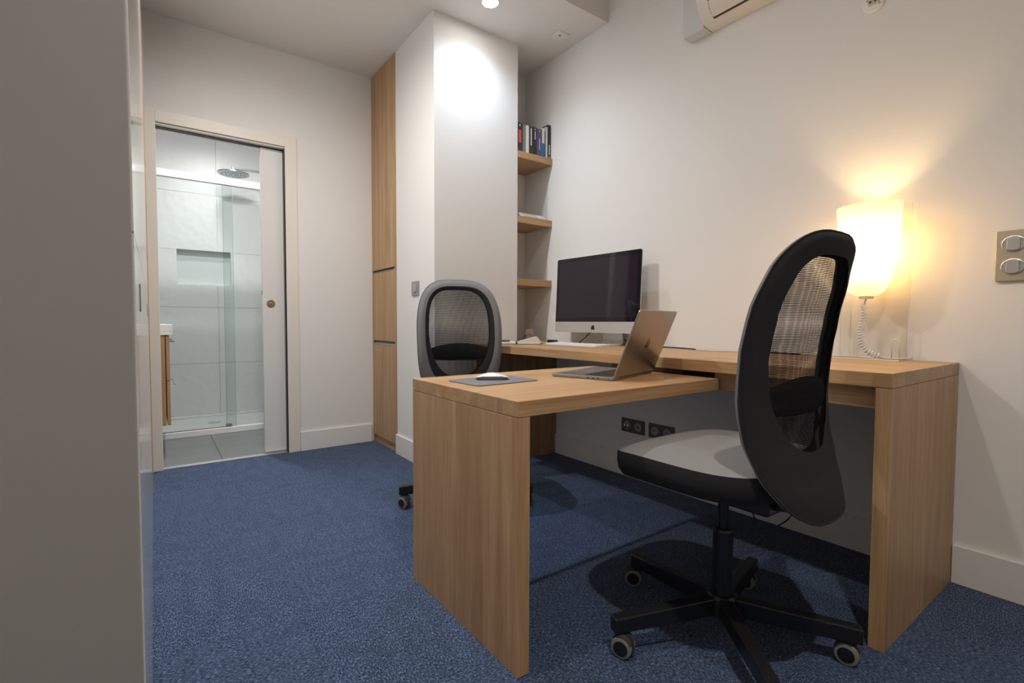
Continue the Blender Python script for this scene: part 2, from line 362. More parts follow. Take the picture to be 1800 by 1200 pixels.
# ------------------------------------------------------------------ built-in wardrobe at the left
XF = -0.0195
wd = root('built_in_wardrobe', (-0.33, 2.0, 0), 'tall white gloss built-in wardrobe with grey end panel', 'wardrobe')
WG = plain('white_gloss_lacquer', (0.72, 0.71, 0.69), 0.13, coat=0.3)
finish('end_panel', B(XL+0.002, XF-0.002, 0.842, 0.864, 0, 2.89), plain('grey_end_panel', (0.34, 0.325, 0.314), 0.55, bump=0.04, scale=300), wd, 0.002)
finish('carcass', B(XL+0.002, XF-0.022, 0.866, 3.12, 0.0, 2.65), plain('carcass_white', (0.6, 0.6, 0.6), 0.5), wd)
for y0, y1, hy in ((0.866, 2.338, 1.155), (2.342, 3.118, 2.45)):
    for z0, z1 in ((0.004, 1.0085), (1.0115, 2.648)):
        dr = finish('door', B(XF-0.02, XF, y0, y1, z0, z1), WG, wd, 0.001)
        if z0 < 0.1:
            mb = B(XF, XF+0.0012, hy-0.02, hy+0.02, 0.905, 0.908).box(XF, XF+0.0012, hy-0.02, hy+0.02, 0.952, 0.955).box(XF, XF+0.0012, hy-0.02, hy-0.017, 0.905, 0.955).box(XF, XF+0.0012, hy+0.017, hy+0.02, 0.905, 0.955)
            hd = finish('flush_pull', mb, GREYM, dr)
            finish('pull_recess', B(XF, XF+0.0006, hy-0.008, hy+0.008, 0.915, 0.945), plain('recess_dark', (0.03, 0.03, 0.03), 0.6), dr)
finish('far_side_panel', B(XL+0.002, XF+0.0025, 3.122, 3.149, 0.0, 2.65), OZ, wd, 0.001)

# ------------------------------------------------------------------ tall oak cabinet beside the column
XCF = 1.3126
tcab = root('tall_cabinet', (1.6, 3.34, 0), 'tall narrow oak cabinet with three doors beside the column', 'cabinet')
finish('carcass', B(XCF+0.022, 1.9, YCAB+0.002, F-0.002, 0.0, H_LOW-0.002), plain('cabinet_inside', (0.12, 0.08, 0.05), 0.8), tcab)
finish('stile', B(XCF, XCF+0.02, YCAB+0.002, 3.142, 0, H_LOW-0.002), OZ, tcab, 0.001)
finish('stile', B(XCF, XCF+0.02, 3.543, F-0.002, 0, H_LOW-0.002), OZ, tcab, 0.001)
finish('plinth', B(XCF+0.012, XCF+0.022, 3.1425, 3.5425, 0, 0.05), OY, tcab)
for z0, z1, pull in ((0.056, 0.722, 0), (0.752, 1.237, 0), (1.258, H_LOW-0.006, 1)):
    finish('door', B(XCF, XCF+0.02, 3.145, 3.54, z0, z1), OZ, tcab, 0.001)
PULL = plain('finger_pull_grey', (0.30, 0.30, 0.31), 0.45, 0.2)
finish('finger_pull', MB().prism([(XCF+0.001, 0.724), (XCF+0.019, 0.724), (XCF+0.019, 0.7475)], 3.1455, 3.5395, lambda a, b, t: (a, t, b)), PULL, tcab)
finish('finger_pull', MB().prism([(XCF+0.001, 1.239), (XCF+0.019, 1.239), (XCF+0.019, 1.255)], 3.1455, 3.5395, lambda a, b, t: (a, t, b)), PULL, tcab)

# ------------------------------------------------------------------ desks
ZT, TT, XT, YT0 = 0.7546, 0.0404, 1.5679, 0.4521
dk = root('wall_desk', (1.9, 1.5, 0), 'long oak desk along the wall, carrying monitor and lamp', 'desk')
poly = [(XT, YT0), (W-0.001, YT0), (W-0.001, YALC-0.001), (XC3+0.001, YALC-0.001), (XC3+0.001, YCOL-0.001), (XT, YCOL-0.001)]
finish('desk_top', MB().prism(poly, ZT-TT, ZT, lambda a, b, t: (a, b, t)), OY, dk, 0.0015)
finish('end_panel', B(XT, W-0.001, YT0, YT0+0.0375, 0, ZT-TT-0.0008), OZ, dk, 0.0012)
finish('end_panel', B(XT, W-0.001, 2.5144, 2.551, 0, ZT-TT-0.0008), OZ, dk, 0.0012)
finish('apron', B(1.602, 1.624, YT0+0.038, 0.98, 0.652, ZT-TT-0.0008), OY, dk, 0.001)
ZN, TN, XN, YN0, YN1 = 0.694, 0.0407, 0.7123, 0.9532, 1.5547
rd = root('return_desk', (1.1, 1.25, 0), 'lower oak desk standing out from the wall desk, carrying the laptop', 'desk')
finish('desk_top', B(XN, 1.5838, YN0, YN1, ZN-TN, ZN), OX, rd, 0.0015)
finish('end_panel', B(XN, XN+0.0387, YN0, YN1, 0, ZN-TN-0.0008), OZ, rd, 0.0012)

finish('joining_bracket', B(1.5845, 1.80, 1.10, 1.45, 0.656, 0.7130), plain('bracket_dark', (0.04, 0.03, 0.025), 0.6), rd, 0.001)

# ------------------------------------------------------------------ alcove shelves
for i, (z1, lb) in enumerate(((1.992, 'oak alcove shelf holding the row of books'), (1.577, 'oak alcove shelf holding white magazines'), (1.171, 'empty oak alcove shelf, lowest of the three'))):
    o = finish('alcove_shelf', B(XC3+0.001, W-0.001, YCOL+0.001, YALC-0.001, z1-0.043, z1), OX, None, 0.0012)
    tag(o, lb, 'shelf', 'alcove shelves')

# ------------------------------------------------------------------ books
BK = [  # x0, x1, top z, spine colour, title colour(s), label
    (1.916, 1.966, 2.176, (0.035, 0.038, 0.042), 'black book with red label block on its spine, beside the column'),
    (1.967, 1.991, 2.168, (0.22, 0.24, 0.21), 'thin grey-green book second from the column'),
    (1.992, 2.017, 2.172, (0.75, 0.73, 0.70), 'plain white book between grey-green and mottled dark books'),
    (2.018, 2.050, 2.173, (0.045, 0.038, 0.04), 'dark book with pale mottled streak along its spine'),
    (2.051, 2.083, 2.174, (0.035, 0.022, 0.026), 'dark brown book with short white title near the top'),
    (2.084, 2.127, 2.172, (0.10, 0.09, 0.20), 'thick purple-blue book with white vertical title'),
    (2.128, 2.149, 2.186, (0.80, 0.66, 0.54), 'cream book with bright blue lower spine'),
    (2.150, 2.159, 2.168, (0.10, 0.13, 0.17), 'very thin slate book beside the cream and blue one'),
    (2.160, 2.176, 2.200, (0.66, 0.66, 0.64), 'thin pale grey book next to the last tall black one'),
    (2.177, 2.203, 2.218, (0.030, 0.032, 0.035), 'tall black book standing at the wall end of the row'),
]
PAGE = plain('book_pages', (0.72, 0.68, 0.60), 0.9)
TITLE = plain('title_white', (0.75, 0.74, 0.72), 0.6)
Z0 = 1.9925
for i, (x0, x1, zt, c, lb) in enumerate(BK):
    y0, y1 = 2.585, 2.585+0.135+0.01*(i % 3)
    cm = plain('book_cover_%d' % i, c, 0.45)
    bk = root('book', ((x0+x1)/2, y0, Z0), lb, 'book', 'books on the top alcove shelf')
    t = min(0.003, (x1-x0)*0.2)
    mb = B(x0, x0+t, y0+0.002, y1, Z0, zt).box(x1-t, x1, y0+0.002, y1, Z0, zt)
    mb.prism([(x0, y0+0.003), ((x0*3+x1)/4, y0), ((x0+x1*3)/4, y0), (x1, y0+0.003), (x1, y0+0.005), (x0, y0+0.005)], Z0, zt, lambda a, b, k: (a, b, k))
    finish('cover', mb, cm, bk)
    finish('pages', B(x0+t, x1-t, y0+0.005, y1-0.004, Z0+0.003, zt-0.003), PAGE, bk)
    xm = (x0+x1)/2; y = y0-0.0006
    def lab(nm, hw, a, b_, mat): finish(nm, B(xm-hw, xm+hw, y, y0+0.001, a, b_), mat, bk)
    RED = plain('label_red', (0.60, 0.10, 0.09), 0.5); BLUE = plain('label_blue', (0.0, 0.17, 0.42), 0.45)
    if i == 0: lab('label_block', 0.012, 2.05, 2.13, RED); lab('emblem', 0.004, 2.155, 2.166, TITLE)
    if i == 3: lab('title', 0.004, 2.05, 2.16, TITLE)
    if i == 4: lab('title', 0.0035, 2.095, 2.148, TITLE); lab('emblem', 0.004, 2.157, 2.165, TITLE)
    if i == 5: lab('title', 0.0025, 2.035, 2.11, TITLE); lab('emblem', 0.002, 2.15, 2.163, TITLE)
    if i == 6: lab('lower_spine', 0.0104, Z0, 2.085, BLUE)
    if i == 9: lab('title', 0.0035, 2.02, 2.085, TITLE); lab('emblem', 0.005, 2.0, 2.008, TITLE)
MAGW = plain('magazine_white', (0.78, 0.77, 0.76), 0.35)
for x0, x1, y0, y1, z0, z1, lb in ((1.945, 2.165, 2.585, 2.80, 1.5775, 1.590, 'white magazine lying underneath another on the middle shelf'), (1.935, 2.150, 2.59, 2.81, 1.5905, 1.602, 'white magazine lying on top of another on the middle shelf')):
    mg = root('magazine', ((x0+x1)/2, (y0+y1)/2, z0), lb, 'magazine', 'magazines on the middle alcove shelf')
    finish('cover', B(x0, x1, y0, y1, z0, z1), MAGW, mg, 0.001)
    finish('spine_print', B(x0+0.035, x0+0.15, y0-0.0005, y0+0.001, z0+0.0035, z0+0.0075), plain('print_grey', (0.4, 0.4, 0.4), 0.5), mg)

# ------------------------------------------------------------------ desktop computer
o0 = Vector((2.067, 2.371, 0.827)); a = -1.533; tl = 0.044
R_ = Vector((math.cos(a), math.sin(a), 0)); Nn = Vector((-math.sin(a), math.cos(a), 0)); U_ = Vector((0, 0, 1))*math.cos(tl)+Nn*math.sin(tl)
Bk = R_.cross(U_)  # direction
if Bk.x < 0: Bk = -Bk
def im(u_, v_, t): p = o0+R_*u_+U_*v_+Bk*t; return (p.x, p.y, p.z)
ic = root('desktop_computer', (2.12, 2.0, ZT), 'slim aluminium all-in-one computer with dark screen on the wall desk', 'computer')
WI, HI, CH = 0.65, 0.455, 0.064
out = rrect(0, WI, 0, HI, 0.012, 5)
# housing: bulged back
mb = MB(); rings = []
for k, (s_, t) in enumerate(((1, 0.0012), (1, 0.005), (0.9, 0.010), (0.7, 0.020), (0.4, 0.032), (0.15, 0.036))):
    rings.append([im(WI/2+(p[0]-WI/2)*s_, HI/2+(p[1]-HI/2)*s_, t) for p in out])
n = len(out); vv = [p for r in rings for p in r]; ff = [tuple(range(n))]
for i in range(len(rings)-1):
    for k in range(n): ff.append((i*n+k, i*n+(k+1) % n, (i+1)*n+(k+1) % n, (i+1)*n+k))
ff.append(tuple((len(rings)-1)*n+k for k in range(n)))
finish('housing', mb.add(vv, ff), ALU, ic)
g = [p for p in rrect(0.0008, WI-0.0008, CH, HI-0.0008, 0.0115, 5)]
g = [(x, max(y, CH)) for x, y in g]; 
gl = [q for q in g if q[1] > CH+0.0116] + [(0.0008, CH), (WI-0.0008, CH)]
SCR = plain('screen_glass_black', (0.012, 0.010, 0.014), 0.06); 
finish('screen_glass', MB().prism(gl, -0.0012, 0.0011, lambda x, y, t: im(x, y, t)), SCR, ic)
finish('display_area', MB().prism([(0.026, CH+0.026), (WI-0.026, CH+0.026), (WI-0.026, HI-0.026), (0.026, HI-0.026)], -0.0015, -0.0008, lambda x, y, t: im(x, y, t)), plain('display_off', (0.022, 0.016, 0.026), 0.03), ic)
cp = [(x, min(y, CH-0.0008)) for x, y in rrect(0, WI, 0, HI, 0.010, 5)]
cp = [q for q in rrect(0, WI, 0, CH*2, 0.010, 5) if q[1] < CH*0.9] + [(WI, CH-0.0006), (0, CH-0.0006)]
cp = [(0, CH-0.0006), (0, 0.010), (0.003, 0.003), (0.010, 0), (WI-0.010, 0), (WI-0.003, 0.003), (WI, 0.010), (WI, CH-0.0006)]
finish('chin', MB().prism(cp, -0.0012, 0.0011, lambda x, y, t: im(x, y, t)), plain('chin_aluminium', (0.72, 0.71, 0.70), 0.42, 0.85), ic)
def apple_pts(sz):
    """outline of a fruit-shaped emblem with a bite at one side; unit height sz"""
    pts = []
    for k in range(48):
        t = 2*pi*k/48; r = 0.42*(1+0.06*math.cos(3*t+pi/2))
        x, y = r*1.02*math.cos(t), r*math.sin(t)
        if abs(x) < 0.16 and y > 0: y -= 0.09*(1-abs(x)/0.16)
        if abs(x) < 0.12 and y < 0: y += 0.05*(1-abs(x)/0.12)
        dx, dy = x-0.52, y-0.07; q = math.hypot(dx, dy)
        if q < 0.22: x, y = 0.52-0.22*math.cos(math.atan2(dy, -dx)), 0.07+0.22*math.sin(math.atan2(dy, -dx))
        pts.append((x*sz, y*sz-0.08*sz))
    lf = [(0.0, 0.36), (0.03, 0.47), (0.12, 0.56), (0.16, 0.57), (0.14, 0.46), (0.06, 0.37)]
    return pts, [(x*sz, y*sz) for x, y in lf]
pa, pl = apple_pts(0.034)
mb = MB()
for P in (pa, pl): mb.prism([(WI/2-0.005+x, CH/2+y) for x, y in P], -0.0018, -0.001, lambda x, y, t: im(x, y, t))
finish('emblem', mb, BLACKP, ic)
# stand: bent plate
sp_ = []
prof = [(2.035, ZT+0.0002), (2.035, ZT+0.006), (2.135, ZT+0.007), (2.158, ZT+0.016), (2.166, ZT+0.035), (2.146, 0.90), (2.120, 1.01), (2.128, 1.012), (2.154, 0.90), (2.175, ZT+0.035), (2.170, ZT+0.012), (2.155, ZT+0.002), (2.14, ZT+0.0002)]
finish('stand', MB().prism(prof, 1.90, 2.05, lambda a_, b_, t: (a_, t, b_)), ALU, ic, 0.001)
def cable(name, path, r, mat, label, cat='cable', n=8, sub=6, group=None):
    P = [Vector(p) for p in path]; pts = []
    for i in range(len(P)-1):
        p0, p1, p2, p3 = P[max(i-1, 0)], P[i], P[i+1], P[min(i+2, len(P)-1)]
        for k in range(sub):
            t = k/sub
            pts.append(0.5*((2*p1)+(p2-p0)*t+(2*p0-5*p1+4*p2-p3)*t*t+(3*p1-p0-3*p2+p3)*t**3))
    pts.append(P[-1])
    o = finish(name, MB().tube(pts, r, n), mat, None, smooth=True)
    if label: tag(o, label, cat, group)
    return o
RUB = plain('black_rubber', (0.015, 0.015, 0.016), 0.5)
zc = ZT+0.0032
cable('screen_power_cord', [(2.15, 2.10, 0.86), (2.11, 2.14, 0.80), (2.075, 2.18, zc), (2.055, 2.25, zc), (2.045, 2.29, zc), (2.04, 2.318, zc+0.003)], 0.003, RUB, 'black cord dropping from the computer screen to a dark adapter')
cable('screen_side_cord', [(2.17, 2.02, 0.87), (2.188, 1.95, 0.82), (2.19, 1.89, 0.775), (2.18, 1.84, zc), (2.185, 1.74, zc), (2.19, 1.66, zc)], 0.003, RUB, 'black cord dropping behind the screen beside its stand')
cable('wall_desk_black_cable', [(2.19, 1.64, zc), (2.17, 1.50, zc), (2.13, 1.40, zc), (2.12, 1.32, zc), (2.145, 1.22, zc), (2.175, 1.12, zc), (2.18, 1.02, zc), (2.16, 0.94, zc)], 0.003, RUB, 'black cable lying along the wall desk behind the laptop')
cable('wall_desk_white_cable', [(2.198, 1.60, zc), (2.155, 1.45, zc), (2.108, 1.36, zc), (2.105, 1.28, zc), (2.135, 1.20, zc), (2.19, 1.08, zc), (2.196, 0.90, zc)], 0.0028, WHITEP, 'white cable lying beside the black one on the wall desk')
o = finish('cord_adapter', MB().lathe([(0.004, -0.045), (0.011, -0.04), (0.011, 0.04), (0.004, 0.045)], (2.04, 2.365, ZT+0.0115), 14, 'Y'), BLACKP, None, smooth=True)
tag(o, 'small dark cord adapter between notebook and keyboard', 'adapter')
# wireless keyboard
kb = root('wireless_keyboard', (1.97, 2.07, ZT), 'flat white wireless keyboard in front of the screen', 'keyboard')
finish('keyboard_body', MB().prism(rrect(1.905, 2.022, 1.862, 2.282, 0.008), ZT+0.0004, ZT+0.007, lambda x, y, t: (x, y, t+(x-1.905)*0.04*(1 if t > ZT+0.004 else 0))), plain('keyboard_white', (0.80, 0.80, 0.80), 0.35), kb)
mb = MB()
for r in range(6):
    for c in range(21):
        x = 1.912+r*0.0178; y = 1.868+c*0.0196; z = ZT+0.0072+(x-1.905)*0.04
        mb.box(x, x+0.0155, y, y+0.0172, z, z+0.0016)
tag(finish('keys', mb, plain('key_white', (0.86, 0.86, 0.86), 0.4), kb), kind='stuff')

# ------------------------------------------------------------------ notebook, pen, ornament
nb = root('open_notebook', (1.80, 2.41, ZT), 'open notebook with fanned pages and dark band on the wall desk', 'notebook')
BLKC = plain('notebook_cover', (0.03, 0.03, 0.035), 0.5)
nr = math.radians(48); nc = Vector((1.80, 2.41, 0))
def nbp(u_, v_, z): return (nc.x+u_*math.cos(nr)-v_*math.sin(nr), nc.y+u_*math.sin(nr)+v_*math.cos(nr), z)
def nbox(u0, u1, v0, v1, z0, z1): 
    return [nbp(u_, v_, z) for u_ in (u0, u1) for v_ in (v0, v1) for z in (z0, z1)]
BF = [(0, 1, 3, 2), (4, 6, 7, 5), (0, 4, 5, 1), (2, 3, 7, 6), (0, 2, 6, 4), (1, 5, 7, 3)]
finish('cover', MB().add(nbox(-0.07, 0.075, -0.145, 0.11, ZT+0.0003, ZT+0.003), BF), BLKC, nb)
PGW = plain('paper_white', (0.80, 0.78, 0.74), 0.85)
finish('page_block', MB().add(nbox(-0.066, 0.071, 0.006, 0.107, ZT+0.003, ZT+0.013), BF), PGW, nb)
finish('page_block', MB().add(nbox(-0.066, 0.071, -0.140, -0.004, ZT+0.003, ZT+0.012), BF), PGW, nb)
for k in range(4):
    def lev(f): return ZT+0.0123+0.0010*f, ZT+0.0123+0.0085*f
    (a0, a1), (b0, b1) = lev(k+0.05), lev(k+0.95); e = 0.137-0.007*k
    vv = [nbp(-0.064, -0.002, a0), nbp(0.069, -0.002, a0), nbp(0.069, -e, a1), nbp(-0.064, -e, a1), nbp(-0.064, -0.002, b0), nbp(0.069, -0.002, b0), nbp(0.069, -e+0.004, b1), nbp(-0.064, -e+0.004, b1)]
    finish('page_leaf', MB().add(vv, [(0, 1, 2, 3), (4, 7, 6, 5), (0, 4, 5, 1), (1, 5, 6, 2), (2, 6, 7, 3), (3, 7, 4, 0)]), PGW, nb)
finish('elastic_band', MB().tube([nbp(-0.0725, 0.004, ZT+0.002), nbp(-0.0725, 0.006, ZT+0.0155), nbp(-0.03, 0.004, ZT+0.021), nbp(0.04, 0.004, ZT+0.021), nbp(0.077, 0.004, ZT+0.0155), nbp(0.077, 0.004, ZT+0.002)], 0.0022, 6), BLKC, nb)
pn = root('pen', nbp(-0.03, 0.06, ZT+0.0175), 'thick dark grey pen lying on the open notebook', 'pen')
def penp(t, r): return nbp(-0.03+0.01*t, 0.018+0.115*t, ZT+0.0187)
finish('barrel', MB().tube([penp(0.25, 0), penp(0.30, 0), penp(0.9, 0), penp(1.0, 0)], [0.003, 0.0056, 0.0056, 0.004], 12), plain('pen_grey', (0.05, 0.05, 0.055), 0.35), pn)
finish('tip', MB().tube([penp(0.10, 0), penp(0.25, 0)], [0.0008, 0.003], 10), CHROME, pn)
orn = root('desk_ornament', (2.10, 2.68, ZT), 'small beige ornament with side arms standing behind the notebook', 'ornament')
BE = plain('beige_plastic', (0.55, 0.48, 0.40), 0.5)
def oloc(u_, v_, z): c, s_ = math.cos(-0.7), math.sin(-0.7); return (2.10+u_*c-v_*s_, 2.68+u_*s_+v_*c, ZT+z)
finish('body', MB().prism([(-0.026, 0.0008), (0.026, 0.0008), (0.022, 0.042), (-0.020, 0.042)], -0.014, 0.014, lambda x, z, t: oloc(x, t, z)), BE, orn, 0.004, seg=3)
finish('head', MB().prism([(x, z) for x, z in rrect(-0.027, 0.027, 0.043, 0.086, 0.010)], -0.013, 0.013, lambda x, z, t: oloc(x, t, z)), BE, orn, 0.003)
for s_ in (-1, 1):
    finish('arm', MB().tube([oloc(0.022*s_, 0, 0.036), oloc(0.034*s_, -0.004, 0.038), oloc(0.038*s_, -0.010, 0.022), oloc(0.033*s_, -0.018, 0.008)], 0.005, 8), plain('ornament_brown', (0.22, 0.16, 0.11), 0.5) if s_ < 0 else BE, orn, smooth=True)
    finish('button', MB().lathe([(0.004, 0), (0.0035, 0.0015)], oloc(0.009*s_, -0.0135, 0.055), 10, 'Y'), plain('ornament_brown', (0.22, 0.16, 0.11), 0.5), orn)

# ------------------------------------------------------------------ laptop
h0 = Vector((1.216, 1.105, ZN)); hd = Vector((0.956, 0.293, 0)).normalized(); pp = Vector((-hd.y, hd.x, 0))
def lp(u_, v_, z): q = h0+hd*u_+pp*v_; return (q.x, q.y, ZN+z)
lt = root('laptop', tuple(h0+hd*0.175+pp*0.12), 'open metal laptop with its lid back to the viewer, on the return desk', 'laptop')
LW, LD = 0.349, 0.241
finish('base', MB().prism(rrect(0, LW, 0, LD, 0.010), 0.0012, 0.0108, lambda x, y, t: lp(x, y, t)), ALUL, lt, 0.002)
for fx in (0.03, LW-0.03):
    for fy in (0.03, LD-0.03): finish('rubber_foot', MB().lathe([(0.007, 0.0003), (0.007, 0.0014)], lp(fx, fy, 0), 10), BLACKP, lt)
finish('keyboard_well', MB().prism(rrect(0.035, LW-0.035, 0.022, 0.128, 0.004), 0.0106, 0.0112, lambda x, y, t: lp(x, y, t)), plain('well_black', (0.02, 0.02, 0.022), 0.6), lt)
mb = MB()
for r in range(6):
    for c in range(14):
        u_, v_ = 0.038+c*0.0196, 0.025+r*0.0172
        vv = [lp(x, y, z) for x in (u_, u_+0.017) for y in (v_, v_+0.0145) for z in (0.0112, 0.0118)]; mb.add(vv, BF)
tag(finish('keys', mb, plain('laptop_key_black', (0.012, 0.012, 0.013), 0.5), lt), kind='stuff')
finish('trackpad', MB().prism(rrect(0.095, LW-0.095, 0.137, 0.235, 0.005), 0.0107, 0.0111, lambda x, y, t: lp(x, y, t)), plain('trackpad_grey', (0.33, 0.33, 0.34), 0.35, 0.8), lt)
for v_ in (0.014, 0.050, 0.068, 0.088):
    finish('port', MB().add([lp(x, y, z) for x in (-0.0004, 0.001) for y in (v_, v_+(0.004 if v_ < 0.02 else 0.010)) for z in (0.0045, 0.0075)], BF), BLACKP, lt)
T = math.radians(21.5); lu = -pp*math.sin(T)+Vector((0, 0, 1))*math.cos(T); ln = hd.cross(lu)
if ln.dot(pp) > 0: ln = -ln   # outward, away from the keyboard
def ld(x, y, t): q = Vector((h0.x, h0.y, ZN+0.0105))+hd*x+lu*y+ln*t; return tuple(q)
finish('hinge', MB().tube([lp(0.05, 0.001, 0.0095), lp(LW-0.05, 0.001, 0.0095)], 0.0045, 10), plain('hinge_dark', (0.05, 0.05, 0.05), 0.4), lt)
finish('lid', MB().prism(rrect(0, LW, 0.002, LD, 0.010), -0.0015, 0.004, ld), ALUL, lt, 0.001)
finish('screen', MB().prism(rrect(0.004, LW-0.004, 0.008, LD-0.004, 0.006), -0.0022, -0.0013, ld), SCR, lt)
pa, pl = apple_pts(0.040); mb = MB()
for P in (pa, pl): mb.prism([(LW/2-x, LD/2+y) for x, y in P], 0.0039, 0.0044, ld)
finish('emblem', mb, plain('emblem_dark_mirror', (0.10, 0.07, 0.05), 0.12, 1.0), lt)

# ------------------------------------------------------------------ mouse and pad
mc = Vector((0.897, 1.338)); ma = math.radians(3)
def mpp(x, y, z): return (mc.x+x*math.cos(ma)-y*math.sin(ma), mc.y+x*math.sin(ma)+y*math.cos(ma), ZN+z)
o = finish('mouse_pad', MB().prism(rrect(-0.122, 0.128, -0.090, 0.090, 0.022, 6), 0.0003, 0.0032, mpp), plain('pad_grey', (0.17, 0.175, 0.195), 0.8, bump=0.2, scale=1200), None, 0.0006)
tag(o, 'grey rounded mouse pad on the return desk', 'mouse pad')
ms = root('computer_mouse', mpp(0.005, 0.016, 0.0034), 'low curved white wireless mouse lying on the grey pad', 'mouse')
mo = Vector((0.905, 1.355)); mang = math.radians(-32)
def mou(x, y, z): return (mo.x+x*math.cos(mang)-y*math.sin(mang), mo.y+x*math.sin(mang)+y*math.cos(mang), ZN+0.0036+z)
def mhalf(z0f, z1f, s0, s1):
    n = 36; v_ = []; f_ = []; K = 7
    outl = rrect(-0.0565, 0.0565, -0.0285, 0.0285, 0.024, 8); n = len(outl)
    for k in range(K+1):
        s_ = s0+(s1-s0)*k/K
        for x, y in outl:
            X, Y = x*s_, y*s_; top = 0.0225*max(0, 1-(X/0.066)**2)*max(0, 1-0.35*(Y/0.03)**2)
            v_.append(mou(X, Y, z0f(top, s_)))
    for k in range(K):
        for i in range(n): f_.append((k*n+i, k*n+(i+1) % n, (k+1)*n+(i+1) % n, (k+1)*n+i))
    return v_, f_, n, K
v_, f_, n, K = mhalf(lambda t, s_: t*0.96+0.001, None, 1.0, 0.02)
f_.append(tuple(K*n+i for i in range(n)))
finish('top_shell', MB().add(v_, f_), plain('mouse_white', (0.80, 0.81, 0.83), 0.15), ms, smooth=True, fix=True)
outl = rrect(-0.0565, 0.0565, -0.0285, 0.0285, 0.024, 8); n = len(outl); v_ = []
for x, y in outl: v_.append(mou(x*0.86, y*0.82, 0.0))
for x, y in outl:
    top = 0.0225*max(0, 1-(x/0.066)**2)*max(0, 1-0.35*(y/0.03)**2); v_.append(mou(x*0.997, y*0.997, top*0.96+0.0008))
finish('base', MB().add(v_, [tuple(range(n))]+[(i, (i+1) % n, n+(i+1) % n, n+i) for i in range(n)]), plain('mouse_base_grey', (0.30, 0.31, 0.32), 0.35, 0.6), ms, smooth=False)

# ------------------------------------------------------------------ table lamp
lmp = root('table_lamp', (2.13, 0.70, ZT), 'glowing white glass lamp on a clear acrylic stand on the wall desk', 'lamp')
LX, LY = 2.105, 0.695
def shade_mat():
    mt = bpy.data.materials.new('opal_glass_shade'); mt.use_nodes = True; nt = mt.node_tree; nt.nodes.clear(); N = nt.nodes.new; L = nt.links.new
    o = N('ShaderNodeOutputMaterial'); t = N('ShaderNodeBsdfTranslucent'); d_ = N('ShaderNodeBsdfDiffuse'); mx = N('ShaderNodeMixShader')
    t.inputs[0].default_value = (0.50, 0.44, 0.34, 1); d_.inputs[0].default_value = (0.9, 0.87, 0.8, 1); mx.inputs[0].default_value = 0.4
    L(t.outputs[0], mx.inputs[1]); L(d_.outputs[0], mx.inputs[2]); L(mx.outputs[0], o.inputs[0]); return mt
prof = [(0.020, 0.984), (0.036, 0.988), (0.052, 0.999), (0.064, 1.018), (0.073, 1.045), (0.081, 1.09), (0.088, 1.14), (0.094, 1.20), (0.098, 1.26), (0.101, 1.312)]
finish('shade', MB().lathe(prof, (LX, LY, 0), 48, sx=0.72, cap=False), shade_mat(), lmp, smooth=True)
finish('shade_base_cap', MB().lathe([(0.022, 0.976), (0.024, 0.984), (0.018, 0.990)], (LX, LY, 0), 24), WHITEP, lmp)
bl = finish('bulb', MB().lathe([(0.003, 1.130), (0.014, 1.127), (0.021, 1.114), (0.023, 1.10), (0.018, 1.08), (0.012, 1.065), (0.011, 1.055)], (LX, LY, 0), 24), emit('bulb_glow', (1, 0.78, 0.48), 20), lmp, smooth=True)
finish('bulb_socket', MB().lathe([(0.015, 0.99), (0.015, 1.055), (0.011, 1.056)], (LX, LY, 0), 20), WHITEP, lmp)
pl_ = bpy.data.lights.new('lamp_bulb_light', 'POINT'); pl_.energy = 4.6; pl_.color = (1.0, 0.67, 0.31); pl_.shadow_soft_size = 0.028
po = bpy.data.objects.new('lamp_bulb_light', pl_); po.location = (LX, LY, 1.168); COL.objects.link(po); po.parent = lmp; po.matrix_parent_inverse = parent_inv[lmp.name]
AC_ = glass('clear_acrylic', (0.985, 0.975, 0.95), 0.06)
finish('acrylic_sheet', B(2.178, 2.182, 0.588, 0.802, ZT+0.004, 1.312), AC_, lmp)
finish('acrylic_foot', B(2.095, 2.182, 0.588, 0.802, ZT+0.0003, ZT+0.0043), AC_, lmp)
EDG = plain('acrylic_edge', (0.85, 0.80, 0.70), 0.2)
mb = B(2.178, 2.182, 0.5868, 0.588, ZT+0.0003, 1.312).box(2.178, 2.182, 0.802, 0.8032, ZT+0.0003, 1.312).box(2.0938, 2.095, 0.588, 0.802, ZT+0.0003, ZT+0.0043)
finish('polished_edges', mb, EDG, lmp)
pts = [(2.150, 0.626, ZT+0.004)] + [(2.150, 0.6145+0.0115*math.cos(t), 0.818+0.0115*math.sin(t)) for t in [pi*k/10 for k in range(11)]] + [(2.150, 0.603, ZT+0.004)]
finish('cord_hoop', MB().tube(pts, 0.0018, 8), EDG, lmp, smooth=True)
